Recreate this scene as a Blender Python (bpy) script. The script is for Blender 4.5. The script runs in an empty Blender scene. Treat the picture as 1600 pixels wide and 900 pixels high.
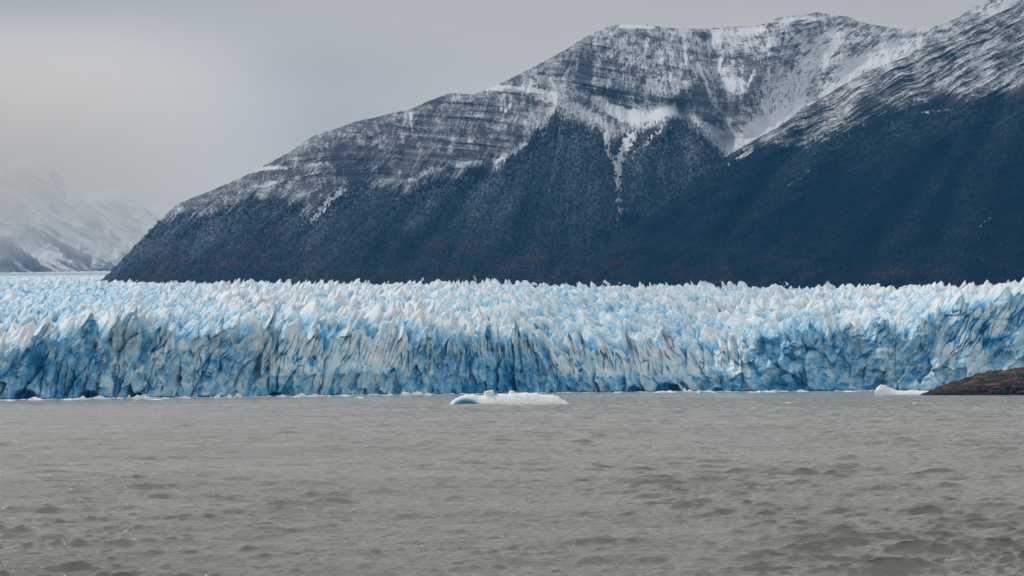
import bpy, math
import numpy as np
from mathutils import Matrix, Vector

# ---------------------------------------------------------------- camera, sky, sun, exposure
scene = bpy.context.scene
col = scene.collection
F = 2600.0                       # focal length in photograph pixels (1600 wide)
CAMZ = 12.0
PITCH = math.atan((598 - 450) / F)
ROLL = math.radians(0.21)
_r = np.array([1.0, 0, 0]); _f = np.array([0, math.cos(PITCH), math.sin(PITCH)])
_u = np.array([0, -math.sin(PITCH), math.cos(PITCH)])
_R = math.cos(ROLL) * _r - math.sin(ROLL) * _u
_U = math.cos(ROLL) * _u + math.sin(ROLL) * _r
cd = bpy.data.cameras.new('camera'); cam = bpy.data.objects.new('camera', cd); col.objects.link(cam)
cd.sensor_width = 36; cd.lens = 36 * F / 1600; cd.clip_start = 1; cd.clip_end = 60000
cam.matrix_world = Matrix(((_R[0], _U[0], -_f[0], 0), (_R[1], _U[1], -_f[1], 0), (_R[2], _U[2], -_f[2], CAMZ), (0, 0, 0, 1)))
scene.camera = cam

SUN_EL, SUN_AZ = 36.0, -62.0     # degrees; azimuth measured from the view direction, negative = left
world = bpy.data.worlds.new('World'); scene.world = world; world.use_nodes = True
wn = world.node_tree; wn.nodes.clear(); WL = wn.links.new
out = wn.nodes.new('ShaderNodeOutputWorld'); bg = wn.nodes.new('ShaderNodeBackground')
sky = wn.nodes.new('ShaderNodeTexSky'); sky.sky_type = 'NISHITA'; sky.sun_disc = False
sky.sun_elevation = math.radians(SUN_EL); sky.sun_rotation = math.radians(SUN_AZ)
sky.air_density = 1.0; sky.dust_density = 3.0
tc = wn.nodes.new('ShaderNodeTexCoord'); sep = wn.nodes.new('ShaderNodeSeparateXYZ'); WL(tc.outputs['Generated'], sep.inputs[0])
# overcast deck: brightened above its visible part, soft cloud mottling, greyer to the left
zr = wn.nodes.new('ShaderNodeValToRGB'); WL(sep.outputs['Z'], zr.inputs[0])
e = zr.color_ramp.elements
e[0].position = 0.0; e[0].color = (6.0, 5.2, 4.3, 1); e[1].position = 1.0; e[1].color = (7.0, 6.9, 6.9, 1)
m = e.new(0.10); m.color = (5.9, 5.2, 4.35, 1)
m = e.new(0.24); m.color = (5.0, 4.5, 3.9, 1)
m = e.new(0.38); m.color = (8.6, 8.3, 7.9, 1)  # unseen bright band, added so the lake reflects more light
xr = wn.nodes.new('ShaderNodeMapRange'); WL(sep.outputs['X'], xr.inputs[0])
xr.inputs[1].default_value = -0.32; xr.inputs[2].default_value = 0.02; xr.inputs[3].default_value = 0.0; xr.inputs[4].default_value = 1.0
xr.interpolation_type = 'SMOOTHSTEP'
tr = wn.nodes.new('ShaderNodeValToRGB'); WL(xr.outputs[0], tr.inputs[0])
tr.color_ramp.elements[0].color = (0.80, 0.81, 0.84, 1); tr.color_ramp.elements[1].color = (1.0, 1.0, 1.0, 1)
mp = wn.nodes.new('ShaderNodeMapping'); WL(tc.outputs['Generated'], mp.inputs[0]); mp.inputs['Scale'].default_value = (3, 3, 9)
nz = wn.nodes.new('ShaderNodeTexNoise'); WL(mp.outputs[0], nz.inputs['Vector']); nz.inputs['Scale'].default_value = 1.4; nz.inputs['Detail'].default_value = 5
nr = wn.nodes.new('ShaderNodeMapRange'); WL(nz.outputs['Fac'], nr.inputs[0]); nr.inputs[1].default_value = 0.25; nr.inputs[2].default_value = 0.75
nr.inputs[3].default_value = 0.90; nr.inputs[4].default_value = 1.10
m1 = wn.nodes.new('ShaderNodeMix'); m1.data_type = 'RGBA'; m1.blend_type = 'MULTIPLY'; m1.inputs[0].default_value = 1
WL(zr.outputs[0], m1.inputs[6]); WL(tr.outputs[0], m1.inputs[7])
vm = wn.nodes.new('ShaderNodeVectorMath'); vm.operation = 'SCALE'; WL(m1.outputs[2], vm.inputs[0]); WL(nr.outputs[0], vm.inputs['Scale'])
m2 = wn.nodes.new('ShaderNodeMix'); m2.data_type = 'RGBA'; m2.inputs[0].default_value = 0.90
WL(sky.outputs[0], m2.inputs[6]); WL(vm.outputs[0], m2.inputs[7])
WL(m2.outputs[2], bg.inputs[0]); bg.inputs[1].default_value = 0.109; WL(bg.outputs[0], out.inputs[0])

sd = bpy.data.lights.new('sun', 'SUN'); sun = bpy.data.objects.new('sun', sd); col.objects.link(sun)
sd.energy = 2.2; sd.angle = math.radians(8); sd.color = (1.0, 0.965, 0.92)
_a, _e = math.radians(SUN_AZ), math.radians(SUN_EL)
sun_dir = Vector((math.sin(_a) * math.cos(_e), math.cos(_a) * math.cos(_e), math.sin(_e)))
sun.rotation_euler = sun_dir.to_track_quat('Z', 'Y').to_euler(); sun.location = (0, 0, 3000)
scene.view_settings.view_transform = 'Standard'; scene.view_settings.look = 'None'
scene.view_settings.gamma = 1; scene.view_settings.use_curve_mapping = False
scene.view_settings.exposure = 0.0
scene.render.engine = 'CYCLES'
scene.cycles.use_denoising = True
scene.cycles.max_bounces = 5; scene.cycles.diffuse_bounces = 2; scene.cycles.glossy_bounces = 2
scene.cycles.volume_bounces = 6
scene.cycles.volume_step_rate = 1.0

# ---------------------------------------------------------------- numpy helpers
f32 = np.float32
def ray(u, v):
    """horizontal unit direction (x, y) and tan(elevation) of the sight line through photo pixel u, v"""
    a = (np.asarray(u, float) - 800) / F; b = (450 - np.asarray(v, float)) / F
    d = [a * _R[i] + b * _U[i] + _f[i] for i in range(3)]
    h = np.hypot(d[0], d[1])
    return d[0] / h, d[1] / h, d[2] / h
def interp(x, pts):
    p = np.array(pts, float); return np.interp(x, p[:, 0], p[:, 1])
def sstep(a, b, x):
    t = np.clip((x - a) / (b - a), 0, 1); return t * t * (3 - 2 * t)
def h01(ix, iy, seed):
    h = (ix.astype(np.int64) * 374761393 + iy.astype(np.int64) * 668265263 + seed * 1274126177) & 0xFFFFFFFF
    h = ((h ^ (h >> 13)) * 1274126177) & 0xFFFFFFFF
    h = ((h ^ (h >> 16)) * 2246822519) & 0xFFFFFFFF
    return ((h ^ (h >> 15)) & 0xFFFFFF).astype(f32) / f32(0xFFFFFF)
def gnoise(x, y, seed=0):
    x = np.asarray(x, float); y = np.asarray(y, float)
    ix = np.floor(x); iy = np.floor(y); fx = (x - ix).astype(f32); fy = (y - iy).astype(f32)
    ux = fx * fx * fx * (fx * (fx * 6 - 15) + 10); uy = fy * fy * fy * (fy * (fy * 6 - 15) + 10)
    def g(ax, ay):
        t = h01(ix + ax, iy + ay, seed) * f32(2 * math.pi)
        return np.cos(t) * (fx - ax) + np.sin(t) * (fy - ay)
    a = g(0, 0); b = g(1, 0); c = g(0, 1); d = g(1, 1)
    return (a + (b - a) * ux + (c - a) * uy + (a - b - c + d) * ux * uy) * f32(1.5)
def fbm(x, y, octv=4, seed=0, gain=0.5, lac=2.07):
    s = 0; a = 1.0; n = 0
    for i in range(octv):
        s = s + a * gnoise(x, y, seed + i * 17); n += a; a *= gain; x = x * lac + 3.7; y = y * lac + 1.3
    return s / n
def ridged(x, y, octv=4, seed=0, gain=0.5, lac=2.07):
    s = 0; a = 1.0; n = 0
    for i in range(octv):
        s = s + a * (1 - 2 * np.abs(gnoise(x, y, seed + i * 17))); n += a; a *= gain; x = x * lac + 3.7; y = y * lac + 1.3
    return s / n
def worley(x, y, seed=0, planes=False):
    ix = np.floor(x); iy = np.floor(y)
    f1 = np.full(x.shape, 9, f32); f2 = np.full(x.shape, 9, f32); pl = np.zeros(x.shape, f32); cid = np.zeros(x.shape, f32)
    for ax in (-1, 0, 1):
        for ay in (-1, 0, 1):
            cx = ix + ax; cy = iy + ay
            dx = (x - cx - h01(cx, cy, seed)).astype(f32); dy = (y - cy - h01(cx, cy, seed + 1)).astype(f32)
            d = np.sqrt(dx * dx + dy * dy); c = h01(cx, cy, seed + 2)
            nw = d < f1
            f2 = np.where(nw, f1, np.minimum(f2, d)); f1 = np.where(nw, d, f1); cid = np.where(nw, c, cid)
            if planes:
                gx = h01(cx, cy, seed + 3) * 2 - 1; gy = h01(cx, cy, seed + 4) * 2 - 1
                pl = np.where(nw, (c * 2 - 1) * 0.8 + gx * dx * 1.4 + gy * dy * 1.4, pl)
    return f1, f2, cid, pl
def seracs(x, y, seed, tall=1.0):
    """height of the highest of many crooked faceted blades, about 0..1"""
    ix = np.floor(x); iy = np.floor(y); best = np.full(x.shape, -2, f32)
    for ax in (-2, -1, 0, 1, 2):
        for ay in (-2, -1, 0, 1, 2):
            cx = ix + ax; cy = iy + ay
            dx = (x - cx - h01(cx, cy, seed)).astype(f32); dy = (y - cy - h01(cx, cy, seed + 1)).astype(f32)
            th = (h01(cx, cy, seed + 2) - 0.5) * f32(1.5); c, s = np.cos(th), np.sin(th)
            a = dx * c + dy * s; b = -dx * s + dy * c
            H = h01(cx, cy, seed + 3); k = h01(cx, cy, seed + 5)
            wa1 = 0.22 + 0.75 * h01(cx, cy, seed + 4) ** 1.5; wa2 = 0.22 + 0.75 * k ** 1.5; wb = 0.50 + 0.6 * H
            da = np.where(a > 0, a / wa1, -a / wa2); db = np.abs(b) / wb
            d = np.maximum(np.maximum(da, db), (da + db) * f32(0.72))
            d = np.where(d < 0.16 * k, 0.16 * k, d)
            best = np.maximum(best, (0.35 + 0.65 * H * H) * (1.15 - 1.25 * d))
    return np.maximum(best, -0.6)
def polydist(u, v, pts):
    """distance to a polyline in photo pixels and position along it (0..1)"""
    p = np.array(pts, float); seg = np.diff(p, axis=0); L = np.hypot(seg[:, 0], seg[:, 1]); cum = np.concatenate([[0], np.cumsum(L)])
    best = np.full(u.shape, 1e9); pos = np.zeros(u.shape)
    for i in range(len(seg)):
        t = np.clip(((u - p[i, 0]) * seg[i, 0] + (v - p[i, 1]) * seg[i, 1]) / (L[i] ** 2 + 1e-9), 0, 1)
        d = np.hypot(u - p[i, 0] - t * seg[i, 0], v - p[i, 1] - t * seg[i, 1])
        w = d < best; best = np.where(w, d, best); pos = np.where(w, (cum[i] + t * L[i]) / cum[-1], pos)
    return best, pos
def inpoly(u, v, pts):
    r = np.zeros(u.shape, bool); p = pts; j = len(p) - 1
    for i in range(len(p)):
        xi, yi = p[i]; xj, yj = p[j]
        if yi != yj:
            r ^= ((yi > v) != (yj > v)) & (u < (xj - xi) * (v - yi) / (yj - yi) + xi)
        j = i
    return r

# ---------------------------------------------------------------- mesh and object helpers
def raw_mesh(name, co, faces, n, attrs=None, smooth=False):
    me = bpy.data.meshes.new(name); co = np.ascontiguousarray(co, f32).reshape(-1, 3)
    faces = np.ascontiguousarray(faces, np.int32).reshape(-1, n)
    me.vertices.add(len(co)); me.vertices.foreach_set('co', co.ravel())
    me.loops.add(faces.size); me.loops.foreach_set('vertex_index', faces.ravel())
    me.polygons.add(len(faces)); me.polygons.foreach_set('loop_start', np.arange(len(faces), dtype=np.int32) * n)
    me.polygons.foreach_set('use_smooth', np.full(len(faces), smooth, bool))
    for k, a in (attrs or {}).items():
        at = me.attributes.new(k, 'FLOAT', 'POINT'); at.data.foreach_set('value', np.ascontiguousarray(a, f32).ravel())
    me.update(calc_edges=True); me.validate()
    return me
def grid_faces(nr, nc):
    i = np.arange(nr - 1)[:, None] * nc + np.arange(nc - 1)[None, :]
    return np.stack([i, i + 1, i + nc + 1, i + nc], -1).reshape(-1, 4)
def sheet(name, X, Y, Z, mat, attrs=None, smooth=False, parent=None, flip=False):
    fc = grid_faces(*X.shape)
    if flip: fc = fc[:, ::-1]
    return link(name, raw_mesh(name, np.stack([X, Y, Z], -1), fc, 4, attrs, smooth), mat, parent)
def link(name, me, mat, parent=None):
    o = bpy.data.objects.new(name, me); col.objects.link(o)
    if mat: me.materials.append(mat)
    if parent: o.parent = parent; o.matrix_parent_inverse = parent.matrix_world.inverted() if False else Matrix.Identity(4)
    return o
def tag(o, label=None, cat=None, group=None, kind=None):
    if label: o['label'] = label
    if cat: o['category'] = cat
    if group: o['group'] = group
    if kind: o['kind'] = kind
    return o

# node material helper
class NT:
    def __init__(s, name):
        s.m = bpy.data.materials.new(name); s.m.use_nodes = True; s.t = s.m.node_tree
        s.b = s.t.nodes['Principled BSDF']; s.L = s.t.links.new
        s.geo = s.t.nodes.new('ShaderNodeNewGeometry')
    def attr(s, n):
        a = s.t.nodes.new('ShaderNodeAttribute'); a.attribute_name = n; return a.outputs['Fac']
    def noise(s, scale, detail=4, stretch=(1, 1, 1), rough=0.55, dist=0.0, typ='FBM'):
        mp = s.t.nodes.new('ShaderNodeMapping'); s.L(s.geo.outputs['Position'], mp.inputs[0]); mp.inputs['Scale'].default_value = stretch
        n = s.t.nodes.new('ShaderNodeTexNoise'); s.L(mp.outputs[0], n.inputs['Vector']); n.noise_type = typ
        n.inputs['Scale'].default_value = scale; n.inputs['Detail'].default_value = detail; n.inputs['Roughness'].default_value = rough; n.inputs['Distortion'].default_value = dist
        return n.outputs['Fac']
    def _set(s, sock, v):
        if hasattr(v, 'is_linked') or hasattr(v, 'links'): s.L(v, sock)
        else: sock.default_value = v
    def math(s, op, a, b=0.0, c=0.0, clamp=False):
        n = s.t.nodes.new('ShaderNodeMath'); n.operation = op; n.use_clamp = clamp
        s._set(n.inputs[0], a); s._set(n.inputs[1], b)
        if op in ('MULTIPLY_ADD',): s._set(n.inputs[2], c)
        return n.outputs[0]
    def rng(s, x, a, b, c=0.0, d=1.0):
        n = s.t.nodes.new('ShaderNodeMapRange'); s._set(n.inputs[0], x)
        for i, v in enumerate((a, b, c, d)): n.inputs[i + 1].default_value = v
        return n.outputs[0]
    def mix(s, fac, a, b):
        n = s.t.nodes.new('ShaderNodeMix'); n.data_type = 'RGBA'; s._set(n.inputs[0], fac)
        for i, v in ((6, a), (7, b)):
            if isinstance(v, tuple): n.inputs[i].default_value = (*v, 1)
            else: s.L(v, n.inputs[i])
        return n.outputs[2]
    def bump(s, h, strength, dist):
        n = s.t.nodes.new('ShaderNodeBump'); s.L(h, n.inputs['Height']); n.inputs['Strength'].default_value = strength; n.inputs['Distance'].default_value = dist
        return n
# ---------------------------------------------------------------- materials
def mat_ice():
    n = NT('glacier_ice')
    blue = n.attr('blue'); dirt = n.attr('dirt')
    a = n.noise(0.09, 6, (1, 1, 0.5)); b = n.noise(0.5, 5)
    f = n.math('ADD', blue, n.math('MULTIPLY', n.math('SUBTRACT', a, 0.5), 0.9))
    f = n.math('ADD', f, n.math('MULTIPLY', n.math('SUBTRACT', b, 0.5), 0.55), clamp=True)
    r = n.t.nodes.new('ShaderNodeValToRGB'); n.L(f, r.inputs[0]); e = r.color_ramp.elements
    e[0].position = 0.05; e[0].color = (0.82, 0.84, 0.85, 1)
    e[1].position = 1.0; e[1].color = (0.012, 0.18, 0.44, 1)
    for p, c in ((0.28, (0.56, 0.75, 0.84)), (0.5, (0.27, 0.555, 0.77)), (0.72, (0.075, 0.355, 0.63))):
        q = e.new(p); q.color = (*c, 1)
    c = n.mix(n.math('MULTIPLY', dirt, n.rng(b, 0.35, 0.6)), r.outputs[0], (0.10, 0.10, 0.11))
    n.L(c, n.b.inputs['Base Color']); n.b.inputs['Roughness'].default_value = 0.55; n.b.inputs['Specular IOR Level'].default_value = 0.3
    bp = n.bump(n.noise(0.35, 8, rough=0.65), 0.7, 2.2); n.L(bp.outputs[0], n.b.inputs['Normal'])
    return n.m
def mat_mountain(name, rock1, rock2, thr=0.5):
    n = NT(name)
    snow = n.attr('snow'); wood = n.attr('wood'); bed = n.attr('bed')
    fine = n.noise(0.14, 7, (1, 1, 1.4), rough=0.85); med = n.noise(0.012, 6, (1, 1, 1), rough=0.6)
    s = n.math('ADD', snow, n.math('MULTIPLY', n.math('SUBTRACT', fine, 0.5), 1.7))
    s = n.math('ADD', s, n.math('MULTIPLY', n.math('SUBTRACT', med, 0.5), 0.35))
    s = n.rng(s, thr - 0.13, thr + 0.15)
    rock = n.mix(n.math('ADD', bed, n.math('SUBTRACT', med, 0.5), clamp=True), rock1, rock2)
    low = n.mix(n.rng(n.noise(0.004, 5), 0.45, 0.62), (0.012, 0.018, 0.030), (0.030, 0.020, 0.024))
    base = n.mix(wood, rock, low)
    c = n.mix(s, base, (0.80, 0.82, 0.85))
    n.L(c, n.b.inputs['Base Color']); n.b.inputs['Roughness'].default_value = 0.9; n.b.inputs['Specular IOR Level'].default_value = 0.15
    bp = n.bump(fine, 0.8, 9.0); n.L(bp.outputs[0], n.b.inputs['Normal'])
    return n.m
def mat_tree():
    n = NT('beech_canopy'); h = n.attr('hue')
    r = n.t.nodes.new('ShaderNodeValToRGB'); n.L(h, r.inputs[0]); e = r.color_ramp.elements
    e[0].position = 0.0; e[0].color = (0.008, 0.016, 0.030, 1); e[1].position = 1.0; e[1].color = (0.075, 0.026, 0.022, 1)
    q = e.new(0.4); q.color = (0.012, 0.020, 0.034, 1); q = e.new(0.7); q.color = (0.034, 0.022, 0.022, 1)
    n.L(n.mix(n.attr('frost'), r.outputs[0], (0.30, 0.33, 0.38)), n.b.inputs['Base Color']); n.b.inputs['Roughness'].default_value = 0.9; n.b.inputs['Specular IOR Level'].default_value = 0.1
    return n.m
def mat_water():
    n = NT('milky_lake_water')
    p1 = n.noise(0.016, 4, (0.6, 1.8, 1)); 
    c = n.mix(n.rng(p1, 0.35, 0.68), (0.282, 0.276, 0.246), (0.362, 0.356, 0.326))
    n.L(c, n.b.inputs['Base Color']); n.b.inputs['Roughness'].default_value = 0.06; n.b.inputs['IOR'].default_value = 1.33
    r1 = n.noise(1.3, 8, (0.42, 1.5, 1), rough=0.72); r2 = n.noise(0.22, 5, (0.35, 1.4, 1), rough=0.6)
    r3 = n.noise(4.0, 5, (0.5, 1.3, 1), rough=0.7); h = n.math('ADD', n.math('ADD', n.math('MULTIPLY', r1, 1.1), n.math('MULTIPLY', r3, 0.28)), n.math('MULTIPLY', r2, 1.3))
    bp = n.bump(h, 1.0, 0.46); n.L(bp.outputs[0], n.b.inputs['Normal'])
    return n.m
def mat_berg():
    n = NT('iceberg_ice'); b = n.attr('blue')
    f = n.math('ADD', b, n.math('MULTIPLY', n.math('SUBTRACT', n.noise(0.7, 6), 0.5), 0.45), clamp=True)
    r = n.t.nodes.new('ShaderNodeValToRGB'); n.L(f, r.inputs[0]); e = r.color_ramp.elements
    e[0].position = 0.15; e[0].color = (0.84, 0.87, 0.88, 1); e[1].position = 1.0; e[1].color = (0.008, 0.13, 0.22, 1)
    q = e.new(0.4); q.color = (0.60, 0.74, 0.82, 1); q = e.new(0.65); q.color = (0.16, 0.42, 0.54, 1)
    n.L(r.outputs[0], n.b.inputs['Base Color']); n.b.inputs['Roughness'].default_value = 0.45
    bp = n.bump(n.noise(1.2, 6), 0.5, 0.5); n.L(bp.outputs[0], n.b.inputs['Normal'])
    return n.m
def mat_rock():
    n = NT('wet_brown_rock')
    a = n.noise(0.10, 6, (0.5, 1, 3.0), rough=0.65, dist=0.6); b = n.noise(0.6, 6, (0.5, 1, 1.6), rough=0.7); wet = n.attr('wet')
    c = n.mix(n.rng(a, 0.49, 0.63), (0.014, 0.012, 0.011), (0.19, 0.095, 0.062))
    c = n.mix(n.rng(b, 0.45, 0.8, 0, 0.6), c, (0.25, 0.17, 0.125))
    c = n.mix(wet, c, (0.014, 0.014, 0.015))
    n.L(c, n.b.inputs['Base Color']); n.b.inputs['Roughness'].default_value = 0.8; n.b.inputs['Specular IOR Level'].default_value = 0.2
    bp = n.bump(n.math('ADD', a, b), 0.9, 1.6); n.L(bp.outputs[0], n.b.inputs['Normal'])
    return n.m
ICE, TREE, WATER, BERG, ROCK = mat_ice(), mat_tree(), mat_water(), mat_berg(), mat_rock()

# ---------------------------------------------------------------- lake
def build_water():
    uu = np.arange(-320, 1921, 2.0)
    R = [88.0]
    while R[-1] < 2700: R.append(R[-1] + max(0.14, R[-1] * 0.0017 - 0.06))
    R = np.array(R)
    dx, dy, _ = ray(uu, 598)
    X = R[:, None] * dx[None, :]; Y = R[:, None] * dy[None, :]
    rng = np.random.default_rng(5); Z = np.zeros(X.shape, f32); GX = np.zeros(X.shape, f32); GY = np.zeros(X.shape, f32)
    px = X + 3 * gnoise(X / 35, Y / 35, 71); py = Y + 1.6 * gnoise(X / 45, Y / 40, 72) + 0.3 * gnoise(X / 9, Y / 8, 73)
    gust = 0.66 + 0.55 * sstep(-0.35, 0.5, fbm(X / 60, Y / 110, 4, 33)) + 0.06 * sstep(0, 0.25, X / np.maximum(Y, 1))
    rowstep = np.gradient(R)[:, None]
    for i in range(84):
        lam = 0.45 * (20 / 0.45) ** (i / 83.0) * rng.uniform(0.9, 1.1)
        th = math.radians(90 + 8) + rng.normal(0, 0.20 if lam > 3 else 0.36)
        k = 2 * math.pi / lam; amp = (0.0175 * lam ** 0.55 + 0.0075 * lam ** 0.66 * math.exp(-((math.log(lam / 4.0)) / 0.6) ** 2)) * (1 if lam < 8 else (8 / lam) ** 1.6)
        fade = np.clip((lam / rowstep - 2.2) / 2.5, 0, 1)
        keep = int((fade[:, 0] > 0).sum())
        if keep < 2: continue
        sl = slice(0, keep)
        ph = (px[sl] * math.cos(th) + py[sl] * math.sin(th)) * k + rng.uniform(0, 6.28)
        g = (fade[sl] * amp) * gust[sl]
        s_, c_ = np.sin(ph), np.cos(ph)
        Z[sl] += (g * c_).astype(f32)
        q = 0.7
        GX[sl] -= (q * g * math.cos(th) * s_).astype(f32); GY[sl] -= (q * g * math.sin(th) * s_).astype(f32)
    o = sheet('water', X + GX, Y + GY, Z, WATER, smooth=True, flip=False); tag(o, kind='structure')
    # the rest of the lake, lower than any trough of the near sheet
    me = raw_mesh('lake_water', [(-8900, -500, -0.9), (8900, -500, -0.9), (8900, 13400, -0.9), (-8900, 13400, -0.9)], [(0, 1, 2, 3)], 4)
    tag(link('water_surface', me, WATER), kind='structure')
build_water()

# ---------------------------------------------------------------- glacier
WATERLINE = [(-400, 628), (0, 625.5), (200, 622.5), (480, 619), (700, 616), (900, 613.5), (1100, 612), (1400, 611), (1700, 610.5), (2000, 610)]
def shore(u):
    v = interp(u, WATERLINE); _, _, te = ray(u, v); return CAMZ / -te
CREST = [(-200, 552), (0, 548), (40, 545), (80, 525), (110, 512), (150, 518), (200, 500), (240, 508), (300, 515), (340, 506), (380, 512), (430, 512), (500, 508),
         (560, 505), (640, 512), (700, 520), (760, 526), (800, 516), (825, 516), (845, 532), (870, 544), (900, 534), (930, 528), (960, 536), (1000, 536), (1040, 532),
         (1080, 534), (1130, 528), (1180, 518), (1230, 506), (1250, 502), (1300, 511), (1340, 515), (1370, 506), (1390, 506), (1405, 518), (1430, 500), (1460, 486),
         (1500, 474), (1560, 463), (1600, 458), (1700, 452), (1900, 450)]
def build_glacier():
    u = np.arange(-170, 1771, 1.0); nc = len(u)
    dx, dy, _ = ray(u, 598); R0 = shore(u)
    _, _, teC = ray(u, interp(u, CREST) + interp(u, [(-200, 13), (700, 13), (1200, 11), (1450, 5), (1800, 3)]))
    s = np.concatenate([[0], np.cumsum(np.hypot(np.diff(R0 * dx), np.diff(R0 * dy)))])      # metres along the front
    # plan of the front: bays and buttresses
    plan = 42 * fbm(s / 210, s * 0 + 3.1, 3, 11) + 9 * fbm(s / 55, s * 0 + 7.7, 3, 12)
    Rf = R0 + np.maximum(plan + 8, 0)
    # how far the front leans back (sloping, paler stretches against sheer ones)
    slopey = np.maximum(sstep(370, 450, u) * (1 - sstep(600, 680, u)) * 1.0, sstep(835, 890, u) * (1 - sstep(1130, 1215, u)) * 0.95)
    slopey = np.maximum(slopey, 0.30 + 0.25 * gnoise(s / 90, s * 0, 61))
    slopey = np.maximum(slopey, 0.55 * sstep(1430, 1480, u))
    lean_dir = interp(u, [(-200, 0.5), (640, 0.42), (760, -0.1), (900, -0.42), (1150, -0.35), (1300, 0.1), (1450, 0.45), (1800, 0.5)])
    kk = 0.18 + 0.95 * slopey
    zc = (CAMZ + Rf * teC) / (1 - 0.55 * kk * teC)
    NF = 170
    t = np.linspace(0, 1, NF)[:, None]
    # serac heights on the plateau
    Rc0 = Rf + kk * zc * 0.75
    offs = [0.0]
    while offs[-1] < 2900: offs.append(offs[-1] + 1.7 + offs[-1] * 0.0013)
    offs = np.array(offs); offs = np.concatenate([offs, offs[-1] + np.concatenate([np.linspace(8, 3000, 330), np.linspace(3030, 6500, 60)])])
    def base_z(R, uu_, zc_, Rc_):
        _, _, tb = ray(uu_, interp(uu_, [(-200, 447), (100, 450), (200, 453), (700, 454), (1100, 457), (1500, 460), (1800, 461)]))
        zb = CAMZ + 3850 * tb
        q = (R - Rc_) / (3850 - Rc_)
        zz = zc_ + (zb - zc_) * np.clip(q, 0, 1) ** 0.93
        far = np.clip((R - 3850) / 4600, 0, 2)
        zz = zz + far * (CAMZ + 8450 * ray(uu_, interp(uu_, [(-200, 427), (0, 426), (170, 424), (400, 427)]))[2] - zb)
        return zz
    def serac_h(Rr, uu_):
        X = Rr * ray(uu_, 598)[0]; Y = Rr * ray(uu_, 598)[1]
        wx = X + 16 * fbm(X / 80, Y / 80, 2, 5); wy = Y + 16 * fbm(X / 80, Y / 80, 2, 6)
        ls = interp(uu_, [(-200, 0.45), (640, 0.35), (760, -0.1), (900, -0.4), (1150, -0.35), (1300, 0.0), (1450, 0.35), (1800, 0.4)])
        a = wx * 0.94 + wy * 0.34; b = -wx * 0.34 + wy * 0.94
        h1 = seracs(a / 23.0, b / 40.0, 101); h3 = seracs(a / 10.5, b / 16.0, 150); h1 = np.maximum(h1, 0.62 * h3 - 0.05) + 0.12 * h3; h2 = seracs(a / 6.0 + 5, b / 9.0, 202)
        big = 0.75 + 0.5 * sstep(-0.4, 0.5, fbm(X / 260, Y / 260, 3, 9))
        calm = 1 - 0.45 * sstep(420, 120, uu_) * sstep(1500, 1900, Rr) - 0.35 * sstep(5000, 6500, Rr)
        h = (28.0 * h1 + 3.5 * h2 - 3.5) * big * calm
        h = h + 1.0 * fbm(X / 4.0, Y / 4.0, 3, 44)
        edge = sstep(0, 60, Rr - np.interp(uu_, u, Rc0))
        return h, X, Y, ls, h1
    U2 = np.broadcast_to(u, (len(offs), nc)).astype(float)
    Rr = Rc0[None, :] + offs[:, None]
    H, X, Y, ls, h1 = serac_h(Rr, U2)
    edge = np.exp(-offs / 45.0)[:, None]
    H = H * (1 + 0.35 * edge)
    zt = base_z(Rr, U2, np.broadcast_to(zc, Rr.shape), np.broadcast_to(Rc0, Rr.shape)) + 25 * fbm(X / 600, Y / 500, 3, 8) * (1 - edge) * sstep(3900, 2500, Rr) * 0.5
    zt = zt - 5 + H
    ztop0 = zt[0].copy()
    # ---- front face
    Zf = t * ztop0[None, :]; S = np.broadcast_to(s, Zf.shape); UF = np.broadcast_to(u, Zf.shape)
    rel = Zf / zc[None, :]
    prof = np.where(slopey > 0.7, np.clip((rel - 0.34) / 0.66, 0, 1.4) ** 1.0 * 1.15 + 0.10 * rel, rel)
    lean = (kk * zc)[None, :] * 0.75 * prof
    lean = lean + (1 - 0) * (Rc0 - Rf - lean[-1])[None, :] * t ** 2
    sl = lean_dir[None, :]
    a = S - sl * Zf
    wa = a + 5 * fbm(S / 22, Zf / 22, 3, 21); wz = Zf + 5 * fbm(S / 22, Zf / 22, 3, 22)
    _, _, _, p1 = worley(wa / 17, wz / 30, 31, True); f1, f2, _, p2 = worley(wa / 6.5, wz / 10, 37, True)
    _, _, _, p3 = worley(wa / 2.6 + 9, wz / 3.6, 41, True)
    but = ridged(a / 42, Zf / 80, 3, 51, 0.4)
    g1, g2, _, _ = worley(a / 15 + 0.5 * gnoise(S / 13, Zf / 14, 3), Zf / 45 + 0.4, 55)
    fis_m = sstep(0.05, 0.45, fbm(S / 60, Zf / 60, 2, 77) + 0.35 * (rel - 0.4))
    fis = np.exp(-((g2 - g1) / 0.075) ** 2) * fis_m
    disp = 6.5 * p1 + 1.4 * p2 + 0.5 * p3 - 8.0 * but + 13.0 * fbm((S - 0.5 * Zf) / 30, (Zf + 0.2 * S) / 24, 3, 67) + 3.5 * fbm(S / 12, Zf / 10, 5, 66) + 2.8 * fis
    # caves at the waterline
    cave = 0
    for cu, cw, chh in ((40, 22, 9), (138, 20, 8), (1043, 24, 13), (990, 14, 9), (215, 10, 6), (1120, 12, 6), (430, 12, 5)):
        cave = cave + 9 * sstep(1.0, 0.6, np.hypot((UF - cu) / cw, Zf / chh))
    disp = disp + cave + 12 * sstep(1.0, 0.5, np.hypot((UF - 488) / 11, (Zf - 33) / 7)) + 8 * sstep(1.0, 0.5, np.hypot((UF - 395 - 0.2 * Zf) / 4, (Zf - 28) / 20))
    env = sstep(0, 0.04, t) * 0.7 + 0.3
    tope = 1 - sstep(0.80, 1.0, t)
    low = fbm(s / 25, s * 0, 3, 88) * 3
    bl = (S - (0.75 * sl + 0.12) * Zf) + 3 * gnoise(S / 17, Zf / 17, 23)
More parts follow.
